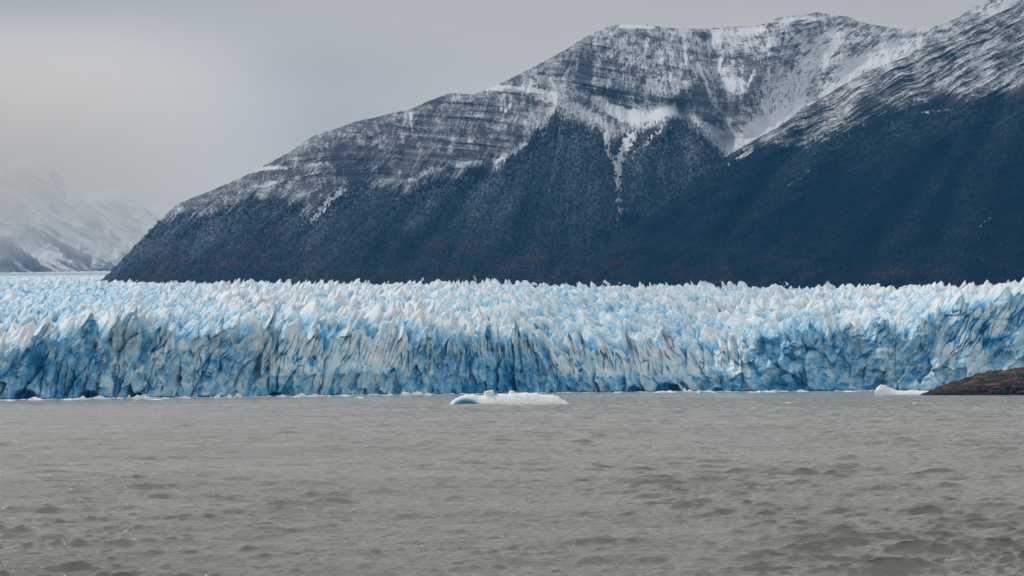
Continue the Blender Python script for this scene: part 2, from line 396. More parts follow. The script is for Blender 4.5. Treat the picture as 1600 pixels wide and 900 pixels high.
    e1, e2, _, pb = worley(bl / 7.0, Zf / 34.0 + 0.3 * gnoise(S / 20, S * 0, 24), 58, True)
    blade_m = sstep(0.25, 0.55, rel + 0.15 * fbm(S / 35, Zf / 35, 3, 25)) * (0.35 + 0.65 * (slopey[None, :] > 0.5))
    crack = np.exp(-((e2 - e1) / 0.11) ** 2) * blade_m * sstep(-0.25, 0.25, fbm(S / 28, Zf / 28, 2, 26))
    disp = disp * (1 - 0.45 * blade_m) + (3.4 * pb + 3.6 * crack) * blade_m
    Dd = disp * env * (0.25 + 0.75 * tope)
    Rface = Rf[None, :] + lean + Dd
    Rface = np.maximum(Rface, Rf[None, :] - 9)
    dtop = (Rface[-1] - Rc0)[None, :]
    Rr2 = Rr + dtop * np.exp(-offs / 18.0)[:, None]
    jit = 0.0
    # ---- colours of the ice
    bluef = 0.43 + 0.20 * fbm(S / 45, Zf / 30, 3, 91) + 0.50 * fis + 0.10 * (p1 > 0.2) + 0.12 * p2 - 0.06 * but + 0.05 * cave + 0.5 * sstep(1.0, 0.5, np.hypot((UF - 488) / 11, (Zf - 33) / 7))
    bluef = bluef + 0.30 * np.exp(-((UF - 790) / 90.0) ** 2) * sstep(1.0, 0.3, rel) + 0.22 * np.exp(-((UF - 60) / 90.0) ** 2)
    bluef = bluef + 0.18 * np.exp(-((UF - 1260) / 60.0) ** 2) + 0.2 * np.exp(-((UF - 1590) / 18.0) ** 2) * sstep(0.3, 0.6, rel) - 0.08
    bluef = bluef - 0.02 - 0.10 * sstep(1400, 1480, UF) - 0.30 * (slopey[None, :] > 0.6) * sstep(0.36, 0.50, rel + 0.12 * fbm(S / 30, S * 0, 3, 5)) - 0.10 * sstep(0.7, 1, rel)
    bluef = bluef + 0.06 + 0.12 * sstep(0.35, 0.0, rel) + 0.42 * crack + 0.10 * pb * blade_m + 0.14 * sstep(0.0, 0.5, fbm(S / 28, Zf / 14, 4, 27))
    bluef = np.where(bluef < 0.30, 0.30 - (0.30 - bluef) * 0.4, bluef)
    # stained joints running down the left part of the front
    dirt = np.zeros(Zf.shape)
    for du, w in ((62, 1.3), (84, 1.2), (98, 0.8), (112, 0.9), (128, 1.3), (150, 1.8), (176, 1.2), (228, 1.2), (300, 0.8), (500, 0.7), (870, 0.8)):
        line = du + Zf * 0.30 * (1 + 0.3 * math.sin(du)) + 4.0 * gnoise(Zf / 9, Zf * 0 + du, 7)
        dirt = np.maximum(dirt, np.exp(-((UF - line) / w) ** 2) * sstep(0.78, 0.45, rel))
    Rface = Rface + 3.0 * dirt
    steep = np.clip(np.abs(np.gradient(H, axis=1)) / 0.9, 0, 1.2); bluet = 0.40 - 0.54 * np.clip(H / 18, -0.9, 1.0) + 0.17 * steep + 0.13 * fbm(X / 45, Y / 90, 3, 13) + 0.10 * edge  # bluer hollows and steep sides: fresh ice tint plus painted blue shadow
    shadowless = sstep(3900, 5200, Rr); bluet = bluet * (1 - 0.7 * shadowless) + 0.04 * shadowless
    shear = (ls * np.clip(H, -6, 30) * 0.9)
    shear[0] *= 1
    ux, uy = ray(u, 598)[:2]; px, py = uy, -ux                       # rightwards direction
    Xf = Rface * ux + t ** 3 * shear[0] * px; Yf = Rface * uy + t ** 3 * shear[0] * py
    Xt = Rr2 * ux + shear * px - 0.25 * ux * H * (1 - edge); Yt = Rr2 * uy + shear * py - 0.25 * uy * H * (1 - edge)
    root = bpy.data.objects.new('glacier', None); col.objects.link(root); root.location = (0, 0, 0)
    tag(root, 'vast pale blue glacier with sheer cracked front wall and countless white ice spires', 'glacier')
    Zf2 = Zf.copy(); Zf2[0] = -2.0
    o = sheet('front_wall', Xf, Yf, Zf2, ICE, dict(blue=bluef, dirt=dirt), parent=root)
    o['label'] = 'sheer blue fractured ice front rising from the lake'
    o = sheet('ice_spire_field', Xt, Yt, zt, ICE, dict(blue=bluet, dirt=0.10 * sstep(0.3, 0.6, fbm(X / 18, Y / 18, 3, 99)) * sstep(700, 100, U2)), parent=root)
    o['label'] = 'white jagged spires covering the top of the glacier'
build_glacier()

# ---------------------------------------------------------------- mountains
def terrain(name, u, crest, basev, Rb, k, relief, mat, rows, back=1400, **kw):
    nc = len(u); q = np.linspace(0, 1, rows)[:, None]
    cv = interp(u, crest) + 1.2 * fbm(u / 9.0, u * 0 + 2.2, 4, 15)
    V = basev[None, :] * (1 - q) + cv[None, :] * q; U = np.broadcast_to(u, V.shape).astype(float)
    dx, dy, te = ray(U, V)
    R = (Rb[None, :] + k * CAMZ) / (1 - k * te); Z = CAMZ + R * te
    D = relief(U, V, Z)
    R2 = R + D; Z2 = CAMZ + R2 * te
    return U, V, dx, dy, R2, Z2, D
def finish(name, U, V, dx, dy, R, Z, mat, attrs, back, smooth=True):
    # back slope behind the crest so the mountain is a solid body
    nb = 14; q = (np.arange(1, nb + 1) / nb)[:, None]
    Rb = R[-1][None, :] + back * q; Zb = Z[-1][None, :] * (1 - q * q) - 20 * q
    R = np.concatenate([R, Rb]); Z = np.concatenate([Z, Zb]); dx = np.concatenate([dx, np.broadcast_to(dx[-1], Rb.shape)]); dy = np.concatenate([dy, np.broadcast_to(dy[-1], Rb.shape)])
    at = {a: np.concatenate([b, np.broadcast_to(b[-1], Rb.shape)]) for a, b in attrs.items()}
    return tag(sheet(name, R * dx, R * dy, Z, mat, at, smooth=smooth), kind='structure')

CREST_A = [(120, 470), (160, 441), (175, 427), (200, 400), (235, 360), (262, 332), (280, 318), (300, 309), (330, 298), (380, 276), (430, 250), (452, 238), (470, 226), (490, 212),
           (520, 203), (540, 196), (560, 189), (590, 183), (615, 176), (640, 171), (665, 160), (690, 150), (706, 145), (722, 146), (740, 148), (780, 131), (830, 107), (880, 80), (905, 64), (930, 50), (950, 42), (970, 38), (1010, 39),
           (1050, 44), (1100, 45), (1150, 41), (1180, 41), (1200, 36), (1215, 28), (1230, 25), (1262, 22), (1275, 19), (1300, 23), (1325, 26), (1340, 33), (1355, 37), (1390, 43), (1415, 47), (1430, 45), (1450, 43),
           (1475, 38), (1500, 26), (1520, 12), (1540, 2), (1560, -8), (1600, -14), (1800, -40)]
CREST_B = [(800, 462), (860, 447), (905, 425), (960, 385), (1000, 352), (1060, 308), (1100, 275), (1140, 241), (1178, 219), (1215, 199), (1250, 174), (1280, 156), (1315, 134), (1350, 114), (1380, 102), (1410, 91), (1450, 74),
           (1490, 45), (1530, 22), (1570, 0), (1600, -12), (1700, -60), (1800, -90)]
TL_A = [(100, 420), (280, 322), (310, 330), (360, 318), (400, 300), (450, 310), (480, 330), (500, 318), (540, 288), (570, 262), (600, 282), (640, 292), (652, 275), (700, 268), (760, 258), (800, 240),
        (830, 208), (862, 172), (900, 180), (935, 196), (962, 216), (985, 200), (1040, 186), (1066, 178), (1085, 190), (1110, 212), (1128, 232), (1145, 245), (1300, 260), (1800, 260)]
TL_B = [(800, 420), (1140, 236), (1180, 224), (1215, 226), (1260, 222), (1300, 206), (1340, 192), (1380, 172), (1415, 162), (1470, 142), (1500, 152), (1540, 150), (1580, 142), (1600, 128), (1800, 100)]

def strata(z, s, seed):
    b = z + 55 * fbm(s / 700, z / 1500, 2, seed) + 0.10 * s * gnoise(s / 1500, z * 0, seed + 4)
    a = gnoise(b / 24.0, s / 420.0, seed + 1) + 0.4 * gnoise(b / 60.0, s / 300.0, seed + 6); c = gnoise(b / 7.0, s / 150.0, seed + 2)
    return a, c
mass_snow = []; tree_snow = []
def build_massif():
    u = np.arange(120, 1801, 1.0); s1 = u * 2.0
    basev = interp(u, [(120, 471), (160, 452), (200, 456), (1800, 462)])
    Rb = interp(u, [(120, 4700), (160, 4500), (300, 4150), (500, 3950), (900, 3960), (1800, 4150)]) + 60 * fbm(u / 120.0, u * 0, 3, 3)
    store = {}
    def relief(U, V, Z):
        S = U * 2.0; h = interp(U, TL_A) - V + 15 * fbm(U / 22, V / 30, 5, 41)            # px above the tree line
        up = sstep(-25, 45, h)
        cliff = up * np.clip(1 - 0.4 * gnoise(S / 500, Z / 300, 9), 0.5, 1.3)
        a, c = strata(Z, S, 200)
        wx = S + 30 * fbm(S / 160, Z / 160, 3, 19)
        # gullies fall down and to the left on the west side, straight down further east
        gl = wx + Z * interp(U, [(200, -0.75), (600, -0.85), (850, -0.35), (960, 0.0), (1100, 0.3), (1800, 0)])
        gul = ridged(gl / 210, Z / 900, 4, 300); fine = ridged(gl / 55, Z / 260, 3, 310)
        D = -(55 * gul + 16 * fine) * (1 - 0.45 * up) - 18 * fbm(S / 60, Z / 60, 5, 320)
        D = D - cliff * (10 * a + 4 * c) * (0.4 + 0.9 * sstep(-0.3, 0.4, gnoise(S / 330, Z / 260, 12))) - up * (26 * ridged(wx / 75, Z / 400, 4, 330))
        env = sstep(0, 14, V - interp(U, CREST_A)) * 0.85 + 0.15
        st = lambda pts, w, amp: amp * np.exp(-(polydist(U, V, pts)[0] / w) ** 2)
        D = D * env
        for pts, w, amp in (
            ([(968, 205), (962, 262), (967, 355)], 17, 100), ([(1066, 178), (1110, 214), (1140, 250), (1112, 278)], 22, 120),
            ([(1100, 60), (1110, 120), (1120, 170), (1130, 215)], 16, 150), ([(1290, 60), (1240, 130), (1190, 190), (1150, 235)], 34, 120),
            ([(850, 240), (838, 320), (800, 400)], 18, 100), ([(760, 262), (700, 330), (640, 400)], 14, 100), ([(700, 270), (640, 330), (590, 395)], 12, 80),
            ([(800, 160), (850, 172), (900, 172), (950, 192)], 16, 60), ([(930, 158), (985, 172), (1060, 168)], 22, 90),
            ([(560, 265), (600, 275), (615, 250)], 14, 40), ([(500, 325), (480, 365)], 8, 25), ([(1420, 60), (1330, 110), (1270, 150)], 25, 70),
            ([(925, 90), (905, 130), (915, 165)], 14, 60),
            ([(870, 175), (915, 260), (950, 350)], 18, -130), ([(1040, 190), (1000, 260), (982, 330)], 16, -110), ([(1040, 190), (1080, 230), (1100, 270)], 15, -100),
            ([(720, 150), (790, 160), (835, 190)], 20, -40), ([(960, 60), (1040, 75), (1090, 120)], 34, -85), ([(1230, 40), (1200, 90), (1170, 140)], 26, -85),
            ([(1280, 25), (1300, 70), (1290, 110)], 22, -40), ([(1140, 110), (1150, 150), (1145, 190)], 12, -60)):
            D = D + st(pts, w, amp) * env
        store.update(h=h, up=up, a=a, c=c, wx=wx, S=S, env=env, gl=gl)
        return D
    U, V, dx, dy, R, Z, D = terrain('mountain', u, CREST_A, basev, Rb, 1.55, relief, None, 560)
    h, up, a, c, wx, S = (store[x] for x in ('h', 'up', 'a', 'c', 'wx', 'S'))
    flat = np.gradient(R, axis=0) / np.maximum(np.gradient(Z, axis=0), 0.05); flat = np.clip((flat - 1.5) / 3.0, -1.0, 1.0)
    snow = 0.44 + 0.08 * flat + 0.20 * fbm(wx / 20, Z / 60, 5, 400, 0.65) + 0.20 * fbm(S / 200, Z / 130, 5, 410) + 0.045 * a + 0.045 * c
    snow = snow + interp(U, [(300, -0.08), (600, -0.07), (900, 0.0), (1100, 0.06), (1800, 0.10)])
    # chutes of snow that run straight down the cliffs
    ch = ridged(wx / 42 + 0.2 * gnoise(S / 40, Z / 60, 4), Z / 500, 2, 420); snow = snow + 0.10 * sstep(0.62, 0.95, ch)
    snow = snow * sstep(-20, 12, h) - 0.30 * (1 - sstep(-20, 12, h))
    # dusting among the bare trees just below the tree line
    dust = np.exp(np.clip(h, -400, 0) / 42.0) * (1 - sstep(-20, 12, h))
    streak = fbm(store['gl'] / 9, Z / 60, 4, 430); patch = fbm(store['gl'] / 90, Z / 200, 3, 431)
    snow = snow + dust * (0.74 + 0.8 * streak + 0.5 * patch); tree_snow.append(np.clip(np.exp(np.clip(h, -400, 0) / interp(U, [(700, 60), (900, 110), (1200, 130)])) * (0.75 + 1.1 * streak + 0.9 * patch), 0, 1))
    jag = 3.0 * fbm(U / 6, V / 6, 4, 440); jag2 = 3.0 * fbm(U / 8, V / 5, 4, 445)
    def add(pts, w, amt, fray=1.0):
        nonlocal snow
        d, pos = polydist(U, V, pts); ww = w if not callable(w) else w(pos)
        snow = snow + amt * sstep(1.25, 0.55, (d + fray * jag) / ww)
    def area(pts, amt, fray=1.0):
        nonlocal snow
        P = [(x, y) for x, y in pts]; snow = snow + amt * 0.19 * sum(inpoly(U + (2.0 * fray + q) * jag + 3 * q, V + (1.2 * fray + q) * jag2 + 2 * q, P) for q in (-1, -0.3, 0.4, 1))
    add([(642, 282), (668, 268), (700, 260), (745, 255), (780, 250), (800, 240), (822, 222)], 4, 0.42, 2.2)
    add([(750, 136), (790, 138), (822, 140)], 5, 0.5); add([(822, 140), (862, 152), (900, 170), (930, 188), (958, 206)], 9, 0.30, 3.5)
    add([(930, 158), (968, 180), (1000, 182), (1056, 171)], 8, 0.30, 2.5); area([(940, 155), (985, 172), (1062, 166), (1050, 178), (1030, 186), (1012, 200), (985, 196), (955, 180)], 0.45, 1.2)
    area([(1074, 176), (1100, 190), (1130, 206), (1128, 226), (1112, 212), (1092, 198)], 0.6)
    area([(1128, 204), (1168, 196), (1200, 182), (1245, 160), (1262, 150), (1235, 182), (1195, 208), (1160, 228), (1138, 250), (1126, 268), (1116, 272), (1138, 236)], 0.6, 1.2)
    area([(1010, 122), (1040, 118), (1072, 128), (1062, 150), (1036, 154), (1014, 142)], 0.30, 2.0)
    area([(1124, 112), (1142, 108), (1162, 126), (1164, 150), (1140, 140), (1128, 134)], 0.36, 2.0)
    area([(1098, 48), (1150, 42), (1200, 40), (1175, 58), (1130, 66), (1106, 74)], 0.34, 1.5)
    add([(970, 40), (1000, 41), (1020, 42)], 3, 0.5)
    add([(1300, 60), (1262, 110), (1230, 150), (1190, 186)], 20, 0.20, 4); add([(1420, 60), (1360, 100), (1300, 140)], 22, 0.24, 4)
    add([(985, 215), (972, 240), (964, 268), (968, 300), (967, 352)], lambda p: 8 - 3 * p, 1.15, 3.5); add([(1030, 205), (1012, 222), (990, 244), (968, 275)], 2.6, 0.5, 3.5)
    add([(1000, 280), (985, 300), (974, 330)], 3, 0.45, 1.2); add([(948, 210), (950, 236), (962, 262)], 5, 0.8, 1.2)
    add([(1038, 222), (1070, 245), (1096, 268)], 1.2, 0.3); add([(1090, 100), (1104, 130), (1110, 150)], 2.5, 0.45)
    for x0, x1, y0, y1 in ((1068, 1072, 55, 100), (1012, 1004, 60, 105), (788, 790, 148, 175), (640, 645, 176, 205), (1128, 1118, 92, 120), (1180, 1168, 110, 134), (786, 783, 148, 172), (798, 797, 150, 168)):
        add([(x0, y0), (x1, y1)], 2.2, 0.35)
    add([(532, 298), (505, 325), (486, 346)], 5, 0.6, 3.5); add([(390, 268), (420, 262), (445, 262)], 3, 0.35); add([(430, 285), (400, 292)], 3, 0.35)
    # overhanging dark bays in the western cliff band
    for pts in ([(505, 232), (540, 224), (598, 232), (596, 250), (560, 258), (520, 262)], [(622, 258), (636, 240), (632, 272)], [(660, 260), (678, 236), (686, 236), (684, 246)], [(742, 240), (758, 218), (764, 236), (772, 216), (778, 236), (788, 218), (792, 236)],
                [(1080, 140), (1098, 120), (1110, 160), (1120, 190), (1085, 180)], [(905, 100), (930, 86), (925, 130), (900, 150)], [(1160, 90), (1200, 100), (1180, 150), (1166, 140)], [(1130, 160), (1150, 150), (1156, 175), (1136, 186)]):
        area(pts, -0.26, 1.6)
    snow = snow + up * (0.16 * fbm(S / 34, Z / 26, 5, 450, 0.65) + 0.10 * ridged(S / 90 + Z / 300, Z / 60, 4, 455))
    lean_ = U + (V - 120) * interp(U, [(700, 0.5), (960, 0.1), (1100, -0.2), (1160, -0.5), (1300, 0.9), (1500, 1.2)])
    rib = fbm(lean_ / 2.6, V / 15, 4, 460, 0.6) + 0.6 * fbm(lean_ / 9, V / 11, 3, 465)
    snow = np.where(snow > 0.66, 0.66 + (snow - 0.66) * 0.7, snow) - 0.30 * up * sstep(0.05, 0.42, rib) * (0.45 + 0.55 * sstep(900, 1000, U)) - 0.035 * up - (1 - up) * sstep(0.5, 0.7, snow) * 0.55 * sstep(-0.15, 0.35, fbm(U / 2.6, V / 9, 4, 470, 0.6))
    wood = sstep(6, -14, h); bed = np.clip(0.5 + 0.5 * a + 0.35 * c, 0, 1)
    mass_snow.append(snow); finish('mountain', U, V, dx, dy, R, Z, mat_mountain('banded_rock_snow', (0.060, 0.062, 0.070), (0.155, 0.155, 0.165)), dict(snow=snow, wood=wood, bed=bed), 1700)
    return U, V, dx, dy, R, Z, h
def build_front_slope():
    u = np.arange(805, 1801, 1.0)
    basev = np.maximum(interp(u, [(805, 464), (1800, 470)]), interp(u, CREST_B) + 2)
    Rb = interp(u, [(800, 3900), (1000, 3780), (1800, 3700)]) + 50 * fbm(u / 110.0, u * 0, 3, 4)
    store = {}
    def relief(U, V, Z):
        S = U * 1.8; h = interp(U, TL_B) - V + 10 * fbm(U / 30, V / 30, 4, 42)
        up = sstep(-20, 40, h)
        # spurs and beds fall towards the lower left
        ac = (V + 0.52 * U + 14 * fbm(U / 90, V / 90, 3, 52)); al = U - 0.5 * V
        D = -26 * ridged(ac / 26, al / 260, 4, 500) - 18 * fbm(S / 70, Z / 70, 5, 520) - 34 * ridged((al + 20 * gnoise(U / 60, V / 60, 2)) / 90, ac / 420, 3, 530)
        D = D - up * 13 * gnoise(ac / 7, al / 60, 540) - up * 7 * gnoise(ac / 3.0, al / 30, 541)
        env = sstep(0, 16, V - interp(U, CREST_B)) * 0.85 + 0.15
        D = D * env
        for pts, w, amp in (([(1470, 240), (1400, 330), (1330, 430)], 22, 120), ([(1250, 220), (1180, 300), (1120, 380)], 16, 90), ([(1560, 170), (1500, 280), (1460, 380)], 22, 110),
                            ([(1350, 150), (1290, 240), (1200, 340)], 26, -100), ([(1600, 160), (1540, 300), (1500, 430)], 30, -100)):
            D = D + env * amp * np.exp(-(polydist(U, V, pts)[0] / w) ** 2)
        store.update(h=h, up=up, ac=ac, al=al, S=S)
        return D
    U, V, dx, dy, R, Z, D = terrain('mountain', u, CREST_B, basev, Rb, 1.35, relief, None, 560)
    h, ac, al, S = (store[x] for x in ('h', 'ac', 'al', 'S'))
    flat = np.gradient(R, axis=0) / np.maximum(np.gradient(Z, axis=0), 0.05); flat = np.clip((flat - 1.3) / 3.0, -1.0, 1.0)
    snow = 0.40 + 0.13 * flat + 0.26 * fbm(ac / 3.6, al / 16, 5, 600, 0.6) + 0.26 * fbm(U / 50, V / 30, 4, 610) + 0.10 * sstep(1350, 1550, U)
    snow = snow * sstep(-8, 10, h) - 0.3 * (1 - sstep(-8, 10, h))
    dust = np.exp(np.clip(h, -400, 0) / 26.0) * (1 - sstep(-8, 10, h))
    streak = fbm(ac / 5.0, al / 30, 4, 630); tree_snow.append(np.clip(np.exp(np.clip(h, -400, 0) / 34.0) * (0.35 + 1.3 * streak + 0.5 * gnoise(U / 60, V / 40, 631)) * (0.25 + 0.75 * sstep(1180, 1320, U)), 0, 1))
    snow = snow + dust * (0.68 + 0.95 * streak - 0.12 * sstep(1350, 1500, U))
    jag = 3.0 * fbm(U / 6, V / 6, 4, 640)
    for pts, w, amt in (([(1272, 264), (1245, 282), (1228, 292)], 2.2, 0.75), ([(1475, 235), (1450, 245)], 1.8, 0.6), ([(1490, 170), (1440, 176)], 2.0, 0.6), ([(1555, 330), (1530, 352)], 5, 0.42), ([(1540, 320), (1570, 325), (1520, 362)], 2.4, 0.5),
                        ([(1274, 410), (1275, 416)], 2.2, 0.6), ([(1180, 232), (1130, 264)], 3, 0.4), ([(1600, 160), (1590, 190)], 6, 0.35)):
        d, _ = polydist(U, V, pts); snow = snow + amt * sstep(1.3, 0.5, (d + 1.3 * jag) / w)
    wood = sstep(6, -14, h); bed = np.clip(0.5 + 0.9 * gnoise(ac / 7, al / 110, 540), 0, 1)
    mass_snow.append(snow); finish('mountain_ridge', U, V, dx, dy, R, Z, mat_mountain('dark_rock_snow', (0.045, 0.046, 0.052), (0.125, 0.122, 0.125)), dict(snow=snow, wood=wood, bed=bed), 900)
    return U, V, dx, dy, R, Z, h
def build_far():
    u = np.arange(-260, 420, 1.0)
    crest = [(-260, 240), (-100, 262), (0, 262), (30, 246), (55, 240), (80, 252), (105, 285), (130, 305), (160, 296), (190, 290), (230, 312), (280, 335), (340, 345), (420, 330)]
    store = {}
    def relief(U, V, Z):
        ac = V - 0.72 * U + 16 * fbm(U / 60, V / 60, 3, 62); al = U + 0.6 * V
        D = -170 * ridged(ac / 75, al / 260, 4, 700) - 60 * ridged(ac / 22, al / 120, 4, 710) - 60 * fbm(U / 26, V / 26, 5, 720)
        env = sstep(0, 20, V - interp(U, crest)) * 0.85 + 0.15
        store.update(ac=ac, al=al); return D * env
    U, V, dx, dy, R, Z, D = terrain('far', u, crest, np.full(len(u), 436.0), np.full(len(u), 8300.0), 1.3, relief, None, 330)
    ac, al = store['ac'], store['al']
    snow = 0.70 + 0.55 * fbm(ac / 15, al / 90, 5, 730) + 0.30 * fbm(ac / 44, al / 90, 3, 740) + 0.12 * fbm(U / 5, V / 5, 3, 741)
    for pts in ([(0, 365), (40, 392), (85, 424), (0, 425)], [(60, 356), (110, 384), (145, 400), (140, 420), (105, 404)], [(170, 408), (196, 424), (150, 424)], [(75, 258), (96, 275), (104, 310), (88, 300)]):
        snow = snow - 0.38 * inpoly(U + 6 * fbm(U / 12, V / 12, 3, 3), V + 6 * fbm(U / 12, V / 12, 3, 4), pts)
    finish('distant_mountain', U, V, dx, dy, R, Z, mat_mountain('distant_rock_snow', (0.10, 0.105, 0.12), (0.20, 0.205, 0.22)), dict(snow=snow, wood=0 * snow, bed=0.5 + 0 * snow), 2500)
mass = build_massif(); front = build_front_slope(); build_far()

# ---------------------------------------------------------------- forests (nobody could count them)
def forest(name, T, SN, TS, count, seed, thin, r0=2.2, r1=4.6):
    U, V, dx, dy, R, Z, h = T; rng = np.random.default_rng(seed)
    nr, nc = U.shape
    i = rng.integers(1, nr - 2, count * 3); j = rng.integers(1, nc - 2, count * 3)
    prob = sstep(2, -45, h[i, j]) * (0.25 + 0.75 * sstep(-10, -70 if thin else -50, h[i, j])) * sstep(0.55, 0.35, SN[i, j])
    ok = (rng.random(len(i)) < prob) & (V[i, j] < 462) & (U[i, j] < 1680)
    i = i[ok][:count]; j = j[ok][:count]; n = len(i)
    P = np.stack([R[i, j] * dx[i, j], R[i, j] * dy[i, j], Z[i, j]], -1); P += rng.normal(0, 1.5, P.shape)
    ph = (1 + 5 ** .5) / 2
    v = np.array([(-1, ph, 0), (1, ph, 0), (-1, -ph, 0), (1, -ph, 0), (0, -1, ph), (0, 1, ph), (0, -1, -ph), (0, 1, -ph), (ph, 0, -1), (ph, 0, 1), (-ph, 0, -1), (-ph, 0, 1)]) / math.hypot(1, ph)
    fc = np.array([(0, 11, 5), (0, 5, 1), (0, 1, 7), (0, 7, 10), (0, 10, 11), (1, 5, 9), (5, 11, 4), (11, 10, 2), (10, 7, 6), (7, 1, 8), (3, 9, 4), (3, 4, 2), (3, 2, 6), (3, 6, 8), (3, 8, 9), (4, 9, 5), (2, 4, 11), (6, 2, 10), (8, 6, 7), (9, 8, 1)])
    rad = rng.uniform(r0, r1, n); co = v[None] * rad[:, None, None] * rng.uniform(0.55, 1.35, (n, 12, 1)); co[..., 2] *= 1.35
    co = co + P[:, None, :] + np.array([0, 0, 1])[None, None] * rad[:, None, None] * 0.6
    hue = np.clip((0.32 if thin else 0.22) + 0.75 * fbm(U[i, j] / 55, V[i, j] / 22, 4, seed + 9) + 0.35 * rng.normal(0, 0.5, n) * 0.6 + 0.30 * sstep(330, 440, V[i, j]), 0, 1)
    tag(link(name, raw_mesh(name, co, fc[None] + (np.arange(n) * 12)[:, None, None], 3, dict(hue=np.repeat(hue, 12), frost=np.repeat(np.clip(TS[i, j] * rng.uniform(0.2, 1.6, n), 0, 0.9), 12) * np.tile(rng.uniform(0.5, 1.0, 12), n))), TREE), kind='stuff')
forest('forest', mass, mass_snow[0], tree_snow[0], 95000, 1, True); forest('forest_slope', front, mass_snow[1], tree_snow[1], 85000, 2, False)

# ---------------------------------------------------------------- icebergs, rock, brash ice
def spot(u, v, z=0.0):
    dx, dy, te = ray(u, v); R = (z - CAMZ) / te; return R * dx, R * dy, R
def ridge_body(u0, u1, v, top, depth, name, mat, nx=180, ny=60, rough=0.5, seed=0, blue=None, wet=None, jag=0.0, face=0.35, cut=-1.5):
    """a solid low body floating at waterline v: top = skyline in metres by u, depth = thickness away from the viewer"""
    u = np.linspace(u0, u1, nx); _, _, R = spot((u0 + u1) / 2, v); q = np.linspace(0, 1, ny)[:, None]
    dx, dy, _ = ray(u, 598)
    Ht = interp(u, top) + jag * fbm(u / 14.0, u * 0, 4, seed + 5)
    dep = depth * (0.35 + 0.65 * np.sin(np.clip((u - u0) / (u1 - u0), 0.02, 0.98) * math.pi) ** 0.5)
    prof = np.where(q < face, np.sin(q / face * math.pi / 2) ** 0.8, np.cos((q - face) / (1 - face) * math.pi / 2) ** 0.6)
    Rr = R + (q - 0.12) * dep[None, :] + 0 * prof
    S = (u * R / F)[None, :] + 0 * q; Dm = q * dep[None, :]
    Z = cut + (Ht[None, :] - cut) * prof
    n = fbm(S / 5, Dm / 4 + Z / 4, 6, seed, 0.6) * rough * 2
    Rr = Rr + n * 1.2; Z = Z + n * 0.7 * (prof > 0.4)
    X = Rr * dx[None, :]; Y = Rr * dy[None, :]
    X0 = float(X.mean()); Y0 = float(Y.mean())
    at = {}
    if blue is not None: at['blue'] = blue(np.broadcast_to(u, Z.shape), Z, q + 0 * Z)
    if wet is not None: at['wet'] = wet(np.broadcast_to(u, Z.shape), Z, q + 0 * Z)
    # closed underside
    me_co = np.stack([X - X0, Y - Y0, Z], -1).reshape(-1, 3); nr, nc = Z.shape
    ring = list(range(nc)) + [r * nc + nc - 1 for r in range(1, nr)] + [(nr - 1) * nc + c for c in range(nc - 2, -1, -1)] + [r * nc for r in range(nr - 2, 0, -1)]
    low = me_co[ring].copy(); low[:, 2] = cut - 1.0; k0 = len(me_co); me_co = np.concatenate([me_co, low, [[0, 0, cut - 1.0]]])
    L = len(ring); fs = [(ring[i], k0 + i, k0 + (i + 1) % L, ring[(i + 1) % L]) for i in range(L)]
    faces = np.concatenate([grid_faces(nr, nc), fs])
    cap = [(k0 + i, k0 + L, k0 + (i + 1) % L, k0 + (i + 1) % L) for i in range(L)]
    at = {k: np.concatenate([a.ravel(), np.full(L + 1, float(a.mean()))]) for k, a in at.items()}
    me = raw_mesh(name, me_co, faces, 4, at, smooth=False)
    o = link(name, me, mat); o.location = (X0, Y0, 0); return o, R

def block(name, parent, c, size, rot, seed, mat=BERG, blue=0.1):
    """a chipped angular block of ice, local to its parent"""
    g = 7; rng = np.random.default_rng(seed); l = np.linspace(-1, 1, g); pts = []; idx = {}; fs = []
    def vid(x, y, z):
        k = (round(x, 4), round(y, 4), round(z, 4))
        if k not in idx: idx[k] = len(pts); pts.append(k)
        return idx[k]
    for ax in range(3):
        for sgn in (-1, 1):
            for i in range(g - 1):
                for j in range(g - 1):
                    q = []
                    for a, b in ((l[i], l[j]), (l[i + 1], l[j]), (l[i + 1], l[j + 1]), (l[i], l[j + 1])):
                        p = [a, b]; p.insert(ax, sgn); q.append(vid(*p))
                    fs.append(q if (sgn > 0) != (ax == 1) else q[::-1])
    P = np.array(pts); P = P * (1 - 0.10 * (np.abs(P) ** 6).sum(1)[:, None] / 3)
    P = P + rng.normal(0, 0.06, P.shape); P = P * np.array(size) / 2
    M = Matrix.Rotation(rot[2], 3, 'Z') @ Matrix.Rotation(rot[1], 3, 'Y') @ Matrix.Rotation(rot[0], 3, 'X'); P = P @ np.array(M).T + np.array(c)
    return link(name, raw_mesh(name, P, fs, 4, dict(blue=np.full(len(P), blue))), mat, parent)

mppB = spot(795, 631)[2] / F
def hB(px): return px * mppB
top = [(702, 0.2), (708, hB(6)), (718, hB(12)), (728, hB(15)), (740, hB(15.5)), (752, hB(13.5)), (765, hB(13)), (774, hB(14)), (782, hB(16)), (800, hB(16.5)), (820, hB(17.5)), (840, hB(16)), (855, hB(14)), (872, hB(12.5)), (879, hB(7)), (889, 0.1)]
berg, RB = ridge_body(702, 889, 631.5, top, 26, 'iceberg', BERG, 240, 70, 0.38, 3, jag=0.9,
    blue=lambda u, z, q: 0.14 + 0.85 * sstep(1.05, 0.42, np.hypot((u - 728) / 25.0, (z + 0.3) / 4.6)) * (q < 0.5) + 0.25 * sstep(0.9, 0.2, z) * (u < 790) + 0.3 * np.exp(-((u - 779 + z * 2) / 2.0) ** 2))
tag(berg, 'long low white iceberg with a turquoise undercut left end floating in mid lake', 'iceberg')
def loc(u, dz, dR):
    dx, dy, _ = ray(u, 598); R = RB + dR; return (R * dx - berg.location[0], R * dy - berg.location[1], dz)
